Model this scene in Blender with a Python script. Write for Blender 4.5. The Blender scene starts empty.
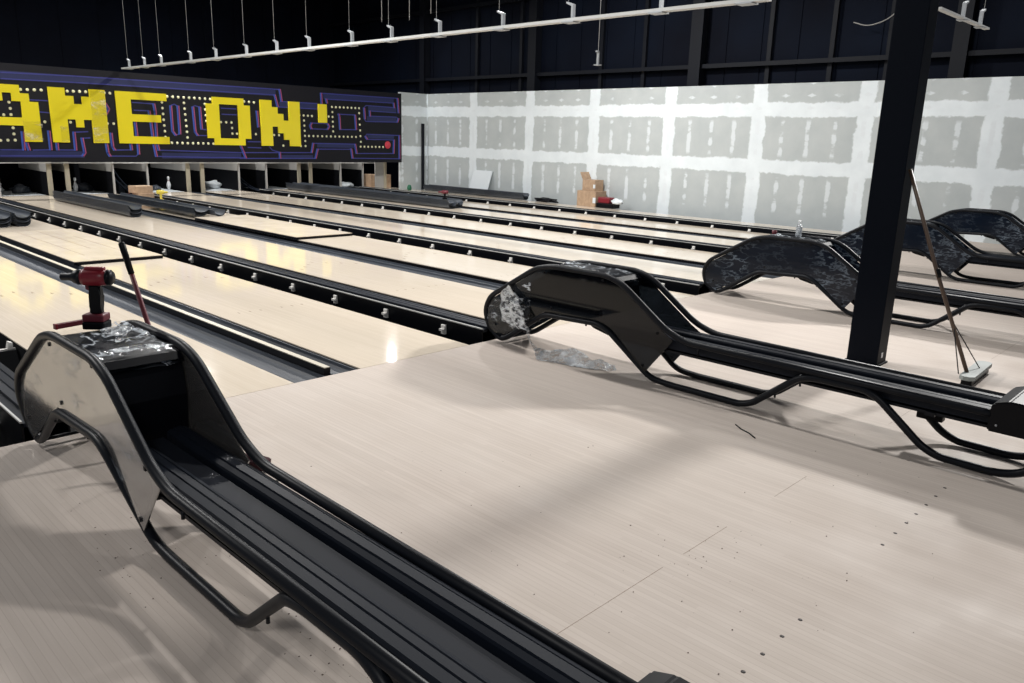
import bpy, bmesh, math, random
from mathutils import Vector, Matrix, noise
random.seed(7)
S = bpy.context.scene
C = S.collection
# ---------------------------------------------------------------- camera
cam_d = bpy.data.cameras.new('camera'); cam = bpy.data.objects.new('camera', cam_d); C.objects.link(cam)
YAW, PITCH, ROLL = 0.802893, 0.250011, 0.028653
_f0 = Vector((math.sin(YAW), math.cos(YAW), 0)); _r0 = Vector((math.cos(YAW), -math.sin(YAW), 0)); _u0 = Vector((0, 0, 1))
_fw = _f0*math.cos(PITCH) - _u0*math.sin(PITCH); _up = _u0*math.cos(PITCH) + _f0*math.sin(PITCH)
_r = _r0*math.cos(ROLL) + _up*math.sin(ROLL); _u = _up*math.cos(ROLL) - _r0*math.sin(ROLL)
m = Matrix.Identity(4)
for i in range(3):
    m[i][0] = _r[i]; m[i][1] = _u[i]; m[i][2] = -_fw[i]
m.translation = Vector((0, 0, 1.6224))
cam.matrix_world = m
cam_d.sensor_width = 36.0; cam_d.lens = 36.0*786.3/1024
cam_d.clip_start = 0.05; cam_d.clip_end = 200
S.camera = cam
# ---------------------------------------------------------------- world, exposure, lights
W = bpy.data.worlds.new('world'); S.world = W; W.use_nodes = True
W.node_tree.nodes['Background'].inputs[0].default_value = (0.62, 0.70, 0.85, 1)
W.node_tree.nodes['Background'].inputs[1].default_value = 0.18
S.view_settings.view_transform = 'Standard'; S.view_settings.look = 'None'
S.view_settings.gamma = 1.0; S.view_settings.use_curve_mapping = False
S.view_settings.exposure = 0.06
def lamp(x, y, z, power, size, col=(1, 0.985, 0.965)):
    d = bpy.data.lights.new('high_bay_or_fill_light', 'AREA'); d.energy = power; d.shape = 'DISK'; d.size = size; d.color = col
    o = bpy.data.objects.new('high_bay_or_fill_light', d); C.objects.link(o); o.location = (x, y, z)
    return o
for (x, y, z, p, s) in [(8.9, 20.2, 5.5, 300, .12), (15.3, 20.3, 5.5, 60, .16), (2.4, 20.0, 5.5, 330, .2),
                        (5.6, 11.5, 6.6, 480, .5), (12.2, 11.5, 6.6, 560, .5), (-1.5, 11.5, 6.4, 520, .6), (5.6, 5.6, 6.8, 230, .45),
                        (12.0, 5.0, 6.6, 200, .6), (-3.0, -2.5, 6.0, 200, 1.2), (5.5, -4.5, 6.4, 45, 1.2)]:
    lamp(x, y, z, p, s)
for x in (4.6, 8.1, 11.5, 14.9): lamp(x, 21.15, 1.5, 14, .3)                 # unseen lamps added behind the sign board to brighten the pin decks
def flood(loc, aim, power, ang, rad):
    d = bpy.data.lights.new('flood_light', 'SPOT'); d.energy = power; d.spot_size = math.radians(ang); d.spot_blend = 1.0; d.shadow_soft_size = rad; d.color = (1, .98, .95)
    o = bpy.data.objects.new('flood_light', d); C.objects.link(o); o.location = loc
    o.rotation_euler = (Vector(aim)-Vector(loc)).to_track_quat('-Z', 'Y').to_euler()
flood((16.2, 2.17, 7.2), (2.0, 3.6, 0), 6200, 44, .42)

# ---------------------------------------------------------------- materials
MATS = {}
def mat(name, col, rough=.5, metal=0., spec=.5, ior=1.5, emit=None):
    mt = bpy.data.materials.new(name); mt.use_nodes = True
    b = mt.node_tree.nodes['Principled BSDF']
    b.inputs['Base Color'].default_value = (*col, 1); b.inputs['Roughness'].default_value = rough
    b.inputs['Metallic'].default_value = metal; b.inputs['Specular IOR Level'].default_value = spec
    b.inputs['IOR'].default_value = ior
    MATS[name] = mt
    return mt
class NT:
    def __init__(s, mt): s.t = mt.node_tree; s.b = s.t.nodes['Principled BSDF']
    def n(s, typ, **kw):
        nd = s.t.nodes.new(typ)
        for k, v in kw.items():
            if k in ('ins',):
                for kk, vv in v.items():
                    if hasattr(vv, 'is_linked') or hasattr(vv, 'links'): s.t.links.new(vv, nd.inputs[kk])
                    else: nd.inputs[kk].default_value = vv
            else: setattr(nd, k, v)
        return nd
    def m(s, op, a, b=None, c=None, clamp=False):
        nd = s.t.nodes.new('ShaderNodeMath'); nd.operation = op; nd.use_clamp = clamp
        for i, v in enumerate((a, b, c)):
            if v is None: continue
            if isinstance(v, (int, float)): nd.inputs[i].default_value = v
            else: s.t.links.new(v, nd.inputs[i])
        return nd.outputs[0]
    def mix(s, fac, a, b):
        nd = s.t.nodes.new('ShaderNodeMix'); nd.data_type = 'RGBA'
        if isinstance(fac, (int, float)): nd.inputs[0].default_value = fac
        else: s.t.links.new(fac, nd.inputs[0])
        for i, v in ((6, a), (7, b)):
            if isinstance(v, tuple): nd.inputs[i].default_value = (*v, 1)
            else: s.t.links.new(v, nd.inputs[i])
        return nd.outputs[2]
    def link(s, a, b): s.t.links.new(a, b)
    def xyz(s):
        tc = s.n('ShaderNodeTexCoord'); sp = s.n('ShaderNodeSeparateXYZ'); s.link(tc.outputs['Object'], sp.inputs[0])
        return tc.outputs['Object'], sp.outputs[0], sp.outputs[1], sp.outputs[2]
    def mapped(s, vec, scale):
        mp = s.n('ShaderNodeMapping'); s.link(vec, mp.inputs[0]); mp.inputs['Scale'].default_value = scale
        return mp.outputs[0]
    def noise(s, vec, scale, detail=2., rough=.5):
        nd = s.n('ShaderNodeTexNoise'); s.link(vec, nd.inputs['Vector']); nd.inputs['Scale'].default_value = scale
        nd.inputs['Detail'].default_value = detail; nd.inputs['Roughness'].default_value = rough
        return nd.outputs[0]
    def ramp(s, v, lo, hi):
        nd = s.n('ShaderNodeMapRange'); s.link(v, nd.inputs[0]); nd.inputs[1].default_value = lo; nd.inputs[2].default_value = hi
        return nd.outputs[0]
    def bump(s, h, strength, dist=.01):
        nd = s.n('ShaderNodeBump'); s.link(h, nd.inputs['Height']); nd.inputs['Strength'].default_value = strength
        nd.inputs['Distance'].default_value = dist; s.link(nd.outputs[0], s.b.inputs['Normal'])

def wood(name, c1, c2, line, strip, blen, rough, stain):
    mt = mat(name, c1, rough); t = NT(mt)
    v, x, y, z = t.xyz()
    ix = t.m('FLOOR', t.m('DIVIDE', x, strip))
    # running length joints, shifted per strip
    wn = t.n('ShaderNodeTexWhiteNoise', noise_dimensions='1D'); t.link(ix, wn.inputs['W'])
    iy = t.m('FLOOR', t.m('ADD', t.m('DIVIDE', y, blen), t.m('MULTIPLY', wn.outputs[0], 7.0)))
    cmb = t.n('ShaderNodeCombineXYZ'); t.link(ix, cmb.inputs[0]); t.link(iy, cmb.inputs[1])
    wn2 = t.n('ShaderNodeTexWhiteNoise', noise_dimensions='2D'); t.link(cmb.outputs[0], wn2.inputs['Vector'])
    grain = t.noise(t.mapped(v, (60, 1.6, 1)), 1.0, 4., .6)
    big = t.noise(t.mapped(v, (.5, .35, 1)), 1.0, 3.)
    f = t.m('ADD', t.m('MULTIPLY', wn2.outputs[0], .45), t.m('MULTIPLY', t.ramp(grain, .3, .7), .55))
    col = t.mix(f, c1, c2)
    fx = t.m('FRACT', t.m('DIVIDE', x, strip))
    ln = t.m('MULTIPLY', t.m('LESS_THAN', fx, .07), line)
    col = t.mix(ln, col, (.20, .14, .10))
    col = t.mix(t.m('MULTIPLY', t.ramp(big, .42, .68), stain), col, (.40, .31, .28))
    t.link(col, t.b.inputs['Base Color'])
    r = t.m('ADD', t.m('MULTIPLY', t.ramp(t.noise(v, 2.5, 3.), .3, .7), rough*.5), rough)
    t.link(r, t.b.inputs['Roughness']); t.b.inputs['Specular IOR Level'].default_value = .40 if rough < .3 else .22
    return mt
wood('approach_boards', (.615, .545, .485), (.525, .46, .405), .24, .027, 1.2, .55, .14)
wood('lane_boards', (.80, .705, .585), (.72, .625, .505), .12, .027, 1.4, .06, .04)
wood('lane_overlay', (.76, .67, .56), (.69, .60, .48), .10, .06, 1.4, .16, .05)
mat('black_steel', (.006, .0075, .011), .42, spec=.22)
mat('black_plastic', (.0025, .003, .005), .38, spec=.16)
mat('rail_plastic', (.008, .011, .018), .5, spec=.15)
mat('trough_plastic', (.013, .0155, .022), .55, spec=.12)
mat('dark_wall_paint', (.003, .004, .008), .8, spec=.15)
mat('post_paint', (.005, .0065, .011), .6, spec=.25)
mat('pit_black', (.0025, .003, .005), .8, spec=.15)
mat('column_paint', (.002, .004, .009), .5, spec=.10)
mat('concrete', (.05, .05, .05), .9)
mat('cream_edge', (.62, .57, .47), .45)
mat('grey_edge', (.52, .52, .50), .45)
mat('zinc', (.40, .42, .44), .45, .4)
mat('bracket_white', (.78, .76, .72), .5)
mat('red_plastic', (.20, .010, .020), .38)
mat('dark_red', (.11, .008, .018), .5)
mat('maroon_cloth', (.035, .005, .010), .9)
mat('cardboard', (.42, .29, .19), .8)
mat('white_gloss', (.80, .82, .84), .3)
mat('white_board', (.72, .77, .80), .5)
mat('grey_panel', (.36, .355, .34), .7)
mat('stud_wood', (.40, .36, .27), .75)
mat('yellow_letter', (.84, .70, .012), .28)
mat('maze_blue', (.035, .085, .42), .4)
mat('maze_violet', (.035, .040, .24), .4)
mat('maze_pink', (.36, .07, .17), .4)
mat('maze_navy', (.010, .016, .085), .4)
mat('dot_cream', (.80, .78, .50), .4)
mat('sign_red', (.62, .045, .075), .4)
mat('sign_black', (.006, .006, .010), .5, spec=.25)
mat('broom_grey', (.30, .33, .32), .6)
mat('broom_brown', (.10, .065, .045), .45)
mat('yellow_tool', (.62, .50, .06), .5)
mat('dark_dot', (.03, .022, .02), .6)
mat('lane_dash', (.22, .15, .10), .5)
mat('strut_grey', (.55, .56, .55), .5)
mat('green_plastic', (.01, .12, .06), .5)
mat('sawdust', (.09, .06, .045), .9)

def gutter_mat():
    mt = mat('gutter_grey', (.05, .06, .07), .45, spec=.4); t = NT(mt); v, x, y, z = t.xyz()
    n = t.noise(t.mapped(v, (22, .9, 8)), 1.0, 4., .6)
    t.link(t.mix(t.ramp(n, .35, .75), (.030, .037, .050), (.085, .098, .118)), t.b.inputs['Base Color'])
gutter_mat()

def film_mat(name, base_alpha, bump, lo=.50, hi=.74, scale=9., col=(.72, .77, .82), patch=.45, rdg=.75):
    mt = mat(name, col, .12); t = NT(mt); v, x, y, z = t.xyz()
    n = t.noise(t.mapped(v, (1, .55, 1.5)), scale, 3., .55)
    n2 = t.noise(t.mapped(v, (1, 1.4, 3.0)), scale*.6, 4., .6)
    rid = t.m('SUBTRACT', 1.0, t.m('MULTIPLY', t.m('ABSOLUTE', t.m('SUBTRACT', n, .5)), 22.), clamp=True)
    rid = t.m('MULTIPLY', rid, t.ramp(n2, .40, .62))
    a = t.m('ADD', t.m('MULTIPLY', t.ramp(n2, lo, hi), patch), t.m('MULTIPLY', rid, rdg))
    a = t.m('ADD', a, base_alpha, clamp=True)
    t.link(a, t.b.inputs['Alpha']); t.link(t.mix(t.ramp(a, base_alpha, base_alpha+.35), (.035, .048, .070), col), t.b.inputs['Base Color'])  # bright ridges on a dark base paint wrinkle highlights into the film colour
    t.bump(n, bump, .03)
    return mt
film_mat('film_clear', .03, .05, .45, .85, 3.4, (.62, .72, .82), patch=.10, rdg=.30)
film_mat('film_haze', .10, .8, .46, .74, 8., (.80, .86, .92), .12, .85)
film_mat('film_crumpled', .42, 1.0, .35, .6, 22., (.86, .90, .93))
film_mat('film_yellow', .10, .4, .50, .75, 2.2, (.90, .86, .60), .55, .2)

def smoked():
    mt = bpy.data.materials.new('smoked_panel'); mt.use_nodes = True; MATS['smoked_panel'] = mt
    t = mt.node_tree; b = t.nodes['Principled BSDF']; out = t.nodes['Material Output']
    b.inputs['Base Color'].default_value = (.003, .004, .006, 1); b.inputs['Roughness'].default_value = .045; b.inputs['IOR'].default_value = 1.5
    tr = t.nodes.new('ShaderNodeBsdfTransparent'); tr.inputs[0].default_value = (.22, .26, .31, 1)
    mx = t.nodes.new('ShaderNodeMixShader'); mx.inputs[0].default_value = .70
    t.links.new(tr.outputs[0], mx.inputs[1]); t.links.new(b.outputs[0], mx.inputs[2]); t.links.new(mx.outputs[0], out.inputs[0])
smoked()
def smoked2():
    mt = mat('filmed_panel', (.10, .095, .09), .09, 0, 1.0, 2.9); t = NT(mt); v, x, y, z = t.xyz()
    n = t.noise(v, 5., 2., .5); t.bump(n, .06, .02)
smoked2()

def wrapped():
    mt = mat('wrapped_panel', (.006, .009, .016), .14, spec=.28); t = NT(mt); v, x, y, z = t.xyz()
    n = t.noise(t.mapped(v, (1, 2.2, 5.5)), 2.2, 5., .6); n2 = t.noise(v, 3.0, 2., .5)
    rid = t.m('SUBTRACT', 1.0, t.m('MULTIPLY', t.m('ABSOLUTE', t.m('SUBTRACT', n, .5)), 26.), clamp=True)
    ends = t.m('ADD', t.ramp(y, 3.95, 4.15), t.ramp(y, 3.45, 3.25), clamp=True)   # film bunches up on the sloping ends
    f = t.m('MULTIPLY', t.m('MULTIPLY', rid, t.ramp(n2, .38, .6)), t.m('ADD', .15, t.m('MULTIPLY', ends, .6)))
    t.link(t.mix(f, (.005, .009, .018), (.20, .25, .31)), t.b.inputs['Base Color']); t.bump(n, .12, .01)
wrapped()

def drywall():
    mt = mat('drywall', (.5, .5, .5), .75); t = NT(mt); v, x, y, z = t.xyz()
    nz = t.noise(v, 3.2, 4., .6); nb = t.noise(v, 14., 3., .6)
    wob = t.m('MULTIPLY', t.m('SUBTRACT', nz, .5), .16)
    wob2 = t.m('MULTIPLY', t.m('SUBTRACT', nb, .5), .06)
    w = t.m('ADD', wob, wob2)
    # u runs along whichever wall direction: x+y works for both wall faces
    u = t.m('ADD', x, y)
    per = 2.343
    fu = t.m('ABSOLUTE', t.m('SUBTRACT', t.m('FRACT', t.m('ADD', t.m('DIVIDE', u, per), .5 - (18.24+16.92)/per % 1)), .5))
    du = t.m('MULTIPLY', fu, per)
    vb = t.ramp(t.m('ADD', du, w), .185, .155)
    fz = t.m('ABSOLUTE', t.m('SUBTRACT', t.m('FRACT', t.m('ADD', t.m('DIVIDE', z, 1.22), .5)), .5))
    dz = t.m('MULTIPLY', fz, 1.22)
    hb = t.ramp(t.m('ADD', dz, w), .165, .135)
    hb = t.m('MULTIPLY', hb, t.m('GREATER_THAN', z, .6))
    # screw columns
    q = per/4
    fs = t.m('ABSOLUTE', t.m('SUBTRACT', t.m('FRACT', t.m('ADD', t.m('DIVIDE', u, q), .5 - ((18.24+16.92)/q) % 1)), .5))
    ds = t.m('MULTIPLY', fs, q)
    nc = t.noise(t.mapped(v, (2.2, 2.2, 5.0)), 1.0, 3., .6)
    wid = t.m('ADD', .012, t.m('MULTIPLY', t.ramp(nc, .35, .62), .035))
    sc = t.ramp(t.m('SUBTRACT', t.m('ADD', ds, t.m('MULTIPLY', wob2, .6)), wid), .022, -.004)
    sc = t.m('MULTIPLY', sc, t.m('MULTIPLY', t.ramp(nc, .40, .50), t.ramp(dz, .20, .27)))
    top = t.m('GREATER_THAN', z, 2.44)
    fd = t.m('ABSOLUTE', t.m('SUBTRACT', t.m('FRACT', t.m('DIVIDE', z, .26)), .5))
    spots = t.m('MULTIPLY', t.ramp(t.m('ADD', t.m('MULTIPLY', fd, .6), t.m('ADD', ds, t.m('MULTIPLY', wob2, 1.6))), .12, .07), t.ramp(nz, .38, .55))
    sc = t.m('ADD', t.m('MULTIPLY', sc, t.m('SUBTRACT', 1.0, top)), t.m('MULTIPLY', spots, top), clamp=True)
    mud = t.m('MAXIMUM', vb, hb)
    mott = t.noise(v, 2.0, 4., .6)
    paper = t.mix(t.ramp(mott, .3, .7), (.46, .50, .505), (.53, .565, .565))
    mudc = t.mix(t.ramp(mott, .3, .7), (.75, .81, .84), (.85, .91, .94))
    col = t.mix(mud, paper, mudc)
    col = t.mix(t.m('MULTIPLY', sc, .8), col, (.76, .81, .84))
    t.link(col, t.b.inputs['Base Color'])
drywall()
def cardboardm():
    t = NT(MATS['cardboard']); v, x, y, z = t.xyz(); n = t.noise(v, 12., 3.)
    t.link(t.mix(t.ramp(n, .3, .7), (.36, .245, .16), (.47, .33, .22)), t.b.inputs['Base Color'])
cardboardm()
def metalwall():
    t = NT(MATS['dark_wall_paint']); v, x, y, z = t.xyz(); n = t.noise(v, .5, 3.)
    t.link(t.mix(t.ramp(n, .35, .7), (.0016, .0028, .008), (.0032, .0068, .017)), t.b.inputs['Base Color'])
metalwall()

# ---------------------------------------------------------------- mesh helpers
def box(bm, x0, x1, y0, y1, z0, z1, bev=0.):
    b2 = bmesh.new() if bev else bm
    vs = [b2.verts.new(p) for p in ((x0,y0,z0),(x1,y0,z0),(x1,y1,z0),(x0,y1,z0),(x0,y0,z1),(x1,y0,z1),(x1,y1,z1),(x0,y1,z1))]
    for f in ((0,3,2,1),(4,5,6,7),(0,1,5,4),(1,2,6,5),(2,3,7,6),(3,0,4,7)): b2.faces.new([vs[i] for i in f])
    if bev:
        bmesh.ops.bevel(b2, geom=b2.edges[:], offset=bev, segments=2, affect='EDGES', profile=.6)
        merge(bm, b2)
def merge(bm, b2, mtx=None):
    if mtx: bmesh.ops.transform(b2, matrix=mtx, verts=b2.verts)
    mp = {}
    for v in b2.verts: mp[v] = bm.verts.new(v.co)
    for f in b2.faces:
        try:
            nf = bm.faces.new([mp[v] for v in f.verts]); nf.smooth = f.smooth
        except ValueError: pass
    b2.free()
def fillet(pts, r, n=5):
    pts = [Vector(p) for p in pts]; out = [pts[0]]
    for i in range(1, len(pts)-1):
        a, b, c = pts[i-1], pts[i], pts[i+1]
        d = min(r, (a-b).length*.45, (c-b).length*.45)
        p0 = b + (a-b).normalized()*d; p1 = b + (c-b).normalized()*d
        for k in range(n+1):
            t = k/n; out.append(p0*(1-t)**2 + b*2*t*(1-t) + p1*t*t)
    out.append(pts[-1]); return out
def tube(bm, pts, r, seg=10, closed=False, radii=None):
    pts = [Vector(p) for p in pts]; n = len(pts); rings = []
    up = None
    for i, p in enumerate(pts):
        if i == 0: d = pts[1]-pts[0]
        elif i == n-1: d = pts[-1]-pts[-2]
        else: d = (pts[i+1]-p).normalized() + (p-pts[i-1]).normalized()
        d = d.normalized()
        if up is None:
            up = Vector((0,0,1)) if abs(d.z) < .9 else Vector((1,0,0))
        u = (up - d*up.dot(d)).normalized(); w = d.cross(u); up = u
        rr = radii[i] if radii else r
        rings.append([bm.verts.new(p + (u*math.cos(2*math.pi*k/seg) + w*math.sin(2*math.pi*k/seg))*rr) for k in range(seg)])
    for i in range(n-1):
        for k in range(seg):
            f = bm.faces.new((rings[i][k], rings[i][(k+1)%seg], rings[i+1][(k+1)%seg], rings[i+1][k])); f.smooth = True
    bm.faces.new(rings[0][::-1]); bm.faces.new(rings[-1])
def prism(bm, poly, a0, a1, axis='x', smooth=False):
    """poly: list of 2D points; axis x -> (Y,Z) extruded X; axis y -> (X,Z) extruded in Y; axis z -> (X,Y)"""
    def P(q, a):
        return {'x': (a, q[0], q[1]), 'y': (q[0], a, q[1]), 'z': (q[0], q[1], a)}[axis]
    A = [bm.verts.new(P(q, a0)) for q in poly]; B = [bm.verts.new(P(q, a1)) for q in poly]; n = len(poly)
    bm.faces.new(A); bm.faces.new(B[::-1])
    for i in range(n):
        f = bm.faces.new((A[i], B[i], B[(i+1)%n], A[(i+1)%n])); f.smooth = smooth
def strip(bm, prof, a0, a1, th, axis='y', smooth=True):
    """open sheet profile thickened downward"""
    low = [(q[0], q[1]-th) for q in prof][::-1]
    prism(bm, list(prof)+low, a0, a1, axis, False)
def lathe(bm, prof, seg=16, mtx=None):
    b2 = bmesh.new(); rings = []
    for r, z in prof:
        if r < 1e-5: rings.append([b2.verts.new((0,0,z))])
        else: rings.append([b2.verts.new((r*math.cos(2*math.pi*k/seg), r*math.sin(2*math.pi*k/seg), z)) for k in range(seg)])
    for a, b in zip(rings, rings[1:]):
        for k in range(seg):
            q = [a[k%len(a)], a[(k+1)%len(a)], b[(k+1)%len(b)], b[k%len(b)]]
            u = []
            for v in q:
                if v not in u: u.append(v)
            if len(u) > 2:
                f = b2.faces.new(u); f.smooth = True
    if len(rings[0]) > 1: b2.faces.new(rings[0][::-1])
    if len(rings[-1]) > 1: b2.faces.new(rings[-1])
    merge(bm, b2, mtx)
def obj(name, bm, material, parent=None, fix=True):
    if fix: bmesh.ops.recalc_face_normals(bm, faces=bm.faces[:])
    me = bpy.data.meshes.new(name); bm.to_mesh(me); bm.free()
    o = bpy.data.objects.new(name, me); C.objects.link(o)
    me.materials.append(MATS[material])
    if parent: o.parent = parent
    return o
def tag(o, label, cat, group=None, kind=None):
    o['label'] = label; o['category'] = cat
    if group: o['group'] = group
    if kind: o['kind'] = kind
    return o
def thing(name, label, cat, loc=(0,0,0), group=None, rotz=0.):
    o = bpy.data.objects.new(name, None); C.objects.link(o); o.location = loc; o.rotation_euler = (0,0,rotz)
    o.empty_display_size = .1
    return tag(o, label, cat, group)
def struct(name, bm, material):
    o = obj(name, bm, material); o['kind'] = 'structure'; return o
def dup(root, loc, label, rotz=None):
    r = root.copy(); C.objects.link(r); r.location = loc; r['label'] = label
    if rotz is not None: r.rotation_euler = (0,0,rotz)
    for ch in list(root.children):
        c = ch.copy(); C.objects.link(c); c.parent = r
        for g in ch.children:
            d = g.copy(); C.objects.link(d); d.parent = c
    return r
B = bmesh.new
# sign tables: maze lines and dots in board coordinates (x, z)
LINES = [
   [(4.27, 2.72), (4.99, 2.74), (6.48, 2.77), (8.15, 2.78), (11.61, 2.8), (11.65, 2.49), (12.79, 2.49)] ,
   [(4.25, 2.6), (4.98, 2.61), (6.46, 2.63), (8.14, 2.64), (11.45, 2.65), (11.53, 2.34), (12.78, 2.34)] ,
   [(12.92, 2.5), (12.91, 2.78), (15.63, 2.79), (15.67, 2.36)] ,
   [(13.1, 2.52), (13.07, 2.63), (15.48, 2.64), (15.5, 2.5), (15.51, 2.51), (14.47, 2.52), (14.38, 2.44), (14.4, 2.13), (14.46, 2.06), (15.62, 2.08), (15.66, 2.19), (15.59, 2.23), (14.59, 2.22), (14.58, 2.37), (15.59, 2.36)] ,
   [(13.5, 2.18), (13.48, 2.23), (14.05, 2.23), (14.08, 1.81), (13.52, 1.8), (13.5, 2.18)] ,
   [(12.52, 1.87), (12.57, 1.95), (13.1, 1.95), (13.15, 1.87), (13.09, 1.79), (12.56, 1.79), (12.52, 1.87)] ,
   [(10.36, 0.96), (12.66, 0.97), (12.74, 1.23), (13.9, 1.24)] ,
   [(10.37, 1.11), (12.54, 1.13), (12.6, 1.39), (14.03, 1.39), (14.08, 1.12), (15.46, 1.13), (15.48, 1.54), (14.47, 1.54), (14.41, 1.62), (14.49, 1.69), (15.69, 1.68), (15.69, 0.97), (13.93, 0.98), (13.89, 1.25)] ,
   [(11.24, 1.28), (11.32, 1.19), (11.53, 1.13), (11.53, 0.97)] ,
   [(10.9, 2.2), (10.92, 1.79)] ,
   [(4.07, 1.11), (4.81, 1.12), (5.25, 1.12), (5.26, 1.51)] ,
   [(4.05, 0.98), (4.79, 0.99), (6.45, 1.0), (6.5, 1.07), (6.47, 1.4), (6.66, 1.41)] ,
   [(5.35, 1.12), (5.32, 1.27)] ,
   [(5.45, 1.12), (5.79, 1.13), (5.79, 1.54)] ,
   [(5.93, 1.13), (5.93, 1.28)] ,
   [(5.93, 1.13), (6.31, 1.13), (6.31, 1.53), (6.63, 1.55)] ,
   [(6.99, 1.35), (7.01, 1.07), (7.05, 1.0), (7.67, 1.0), (7.72, 1.05), (7.72, 1.29)] ,
   [(7.12, 1.53), (7.13, 1.21), (7.17, 1.14), (7.56, 1.15), (7.55, 1.29)] ,
   [(7.7, 1.85), (7.72, 1.31)] ,
   [(7.69, 2.26), (8.18, 2.25), (8.2, 2.06), (8.18, 1.32), (8.21, 1.15), (10.37, 1.11)] ,
   [(7.72, 2.08), (8.05, 2.08), (8.07, 1.91), (8.1, 1.3), (8.14, 1.0), (9.53, 0.98), (10.48, 0.98)] ,
   [(8.59, 2.22), (8.59, 1.62), (8.66, 1.52), (8.77, 1.55), (8.77, 2.23), (8.7, 2.27), (8.59, 2.22)] ,
   [(9.15, 2.22), (9.17, 1.61), (9.23, 1.53), (9.52, 1.53)] ,
   [(9.15, 2.22), (9.23, 2.26), (9.33, 2.23), (9.34, 1.69), (9.53, 1.67)] ,
   [(9.92, 2.23), (10.33, 2.23)] ,
   [(9.93, 2.08), (10.35, 2.08)] ,
   [(10.62, 1.4), (11.0, 1.4)] ,
   [(10.61, 1.25), (10.99, 1.24)] ,
   [(10.38, 1.31), (10.43, 1.18), (10.51, 0.97)] ,
   [(5.5, 2.2), (5.88, 2.2)] ,
   [(5.66, 1.95), (5.88, 1.94)] ,
   [(7.05, 2.21), (7.12, 2.08), (7.05, 1.96)] ,
]
DOTS = [
   ((5.34, 2.41), (5.75, 2.42), 4) ,
   ((6.28, 2.43), (6.67, 2.44), 4) ,
   ((7.07, 2.44), (7.2, 2.44), 2) ,
   ((5.75, 1.74), (5.75, 1.74), 1) ,
   ((6.28, 1.75), (6.28, 1.75), 1) ,
   ((7.08, 1.75), (7.22, 1.75), 2) ,
   ((8.54, 2.44), (9.64, 2.44), 9) ,
   ((8.4, 2.3), (8.42, 1.47), 7) ,
   ((8.95, 2.31), (8.98, 1.47), 7) ,
   ((9.49, 2.31), (9.5, 1.89), 4) ,
   ((8.57, 1.33), (9.65, 1.33), 9) ,
   ((10.57, 2.43), (10.85, 2.42), 3) ,
   ((9.89, 1.88), (10.18, 1.88), 3) ,
   ((10.19, 1.74), (10.19, 1.6), 2) ,
   ((10.32, 1.6), (10.32, 1.6), 1) ,
   ((10.86, 1.6), (10.86, 1.6), 1) ,
   ((12.21, 2.15), (12.61, 2.14), 4) ,
   ((12.35, 2.01), (12.37, 1.31), 6) ,
   ((12.49, 1.59), (14.09, 1.6), 12) ,
   ((13.16, 2.15), (13.16, 2.15), 1) ,
   ((13.28, 2.42), (14.22, 2.43), 8) ,
   ((13.29, 2.28), (13.3, 1.74), 5) ,
   ((14.22, 2.29), (14.26, 1.46), 6) ,
   ((14.25, 1.32), (15.08, 1.32), 7) ,
   ((12.22, 1.31), (12.22, 1.31), 1) ,
   ((11.67, 1.31), (11.67, 1.31), 1) ,
   ((11.4, 1.59), (11.55, 1.59), 2) ,
   ((4.96, 1.86), (5.1, 1.87), 2) ,
   ((5.09, 2.13), (5.1, 2.0), 2) ,
   ((4.84, 1.32), (5.12, 1.33), 3) ,
   ((5.11, 1.59), (5.11, 1.46), 2) ,
]
# ================================================================ the setting
FY = 4.557                                  # foul line
bm = B(); box(bm, -4, 16.92, -5, FY, -.12, 0); floor = struct('floor', bm, 'approach_boards')
bm = B(); box(bm, -4, 19, FY-.3, 28, -.42, -.36); struct('floor_pit', bm, 'concrete').name = 'floor'
# butt joints between approach panels, scattered board ends
bm = B()
for x0, x1, y in [(1.62, 2.45, 1.50), (2.60, 2.95, 1.50), (3.4, 3.75, 1.50), (-.6, .3, 1.50), (4.9, 6.0, 1.50), (7.2, 9.0, 1.50)]:
    box(bm, x0, x1, y-.001, y+.001, -.001, .0004)
obj('board_joint', bm, 'lane_dash', floor)
DOTROW = [4.14, 4.0, 3.86, 3.72, 3.59, 3.45, 3.3, 2.51, 2.37, 2.23, 2.10]
for i, x in enumerate(DOTROW):
    bm = B(); lathe(bm, [(0, .0006), (.008, .0006), (.0082, -.002)], 12, Matrix.Translation((x, .96, 0))); obj('guide_dot', bm, 'dark_dot', floor)

bm = B(); box(bm, 16.92, 17.04, -5, 20.55, -.36, 2.99); struct('wall_right', bm, 'drywall')
bm = B(); box(bm, 15.84, 16.92, 20.43, 20.55, -.36, 2.99); struct('wall_return', bm, 'drywall')
bm = B()
for y0 in [i*.9 - 5 for i in range(37)]:
    box(bm, 17.72, 17.76, y0, y0+.86, -.36, 8.2); box(bm, 17.74, 17.78, y0+.85, y0+.91, -.36, 8.2)
struct('wall_upper_right', bm, 'dark_wall_paint')
bm = B()
for x0 in [i*1.1 - 6 for i in range(22)]:
    box(bm, x0, x0+1.06, 26.9, 26.94, -.36, 8.2); box(bm, x0+1.05, x0+1.11, 26.92, 26.96, -.36, 8.2)
struct('wall_back', bm, 'dark_wall_paint')
bm = B(); box(bm, -6, 18, -6, 27, 8.2, 8.3); struct('ceiling', bm, 'dark_wall_paint')
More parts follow.
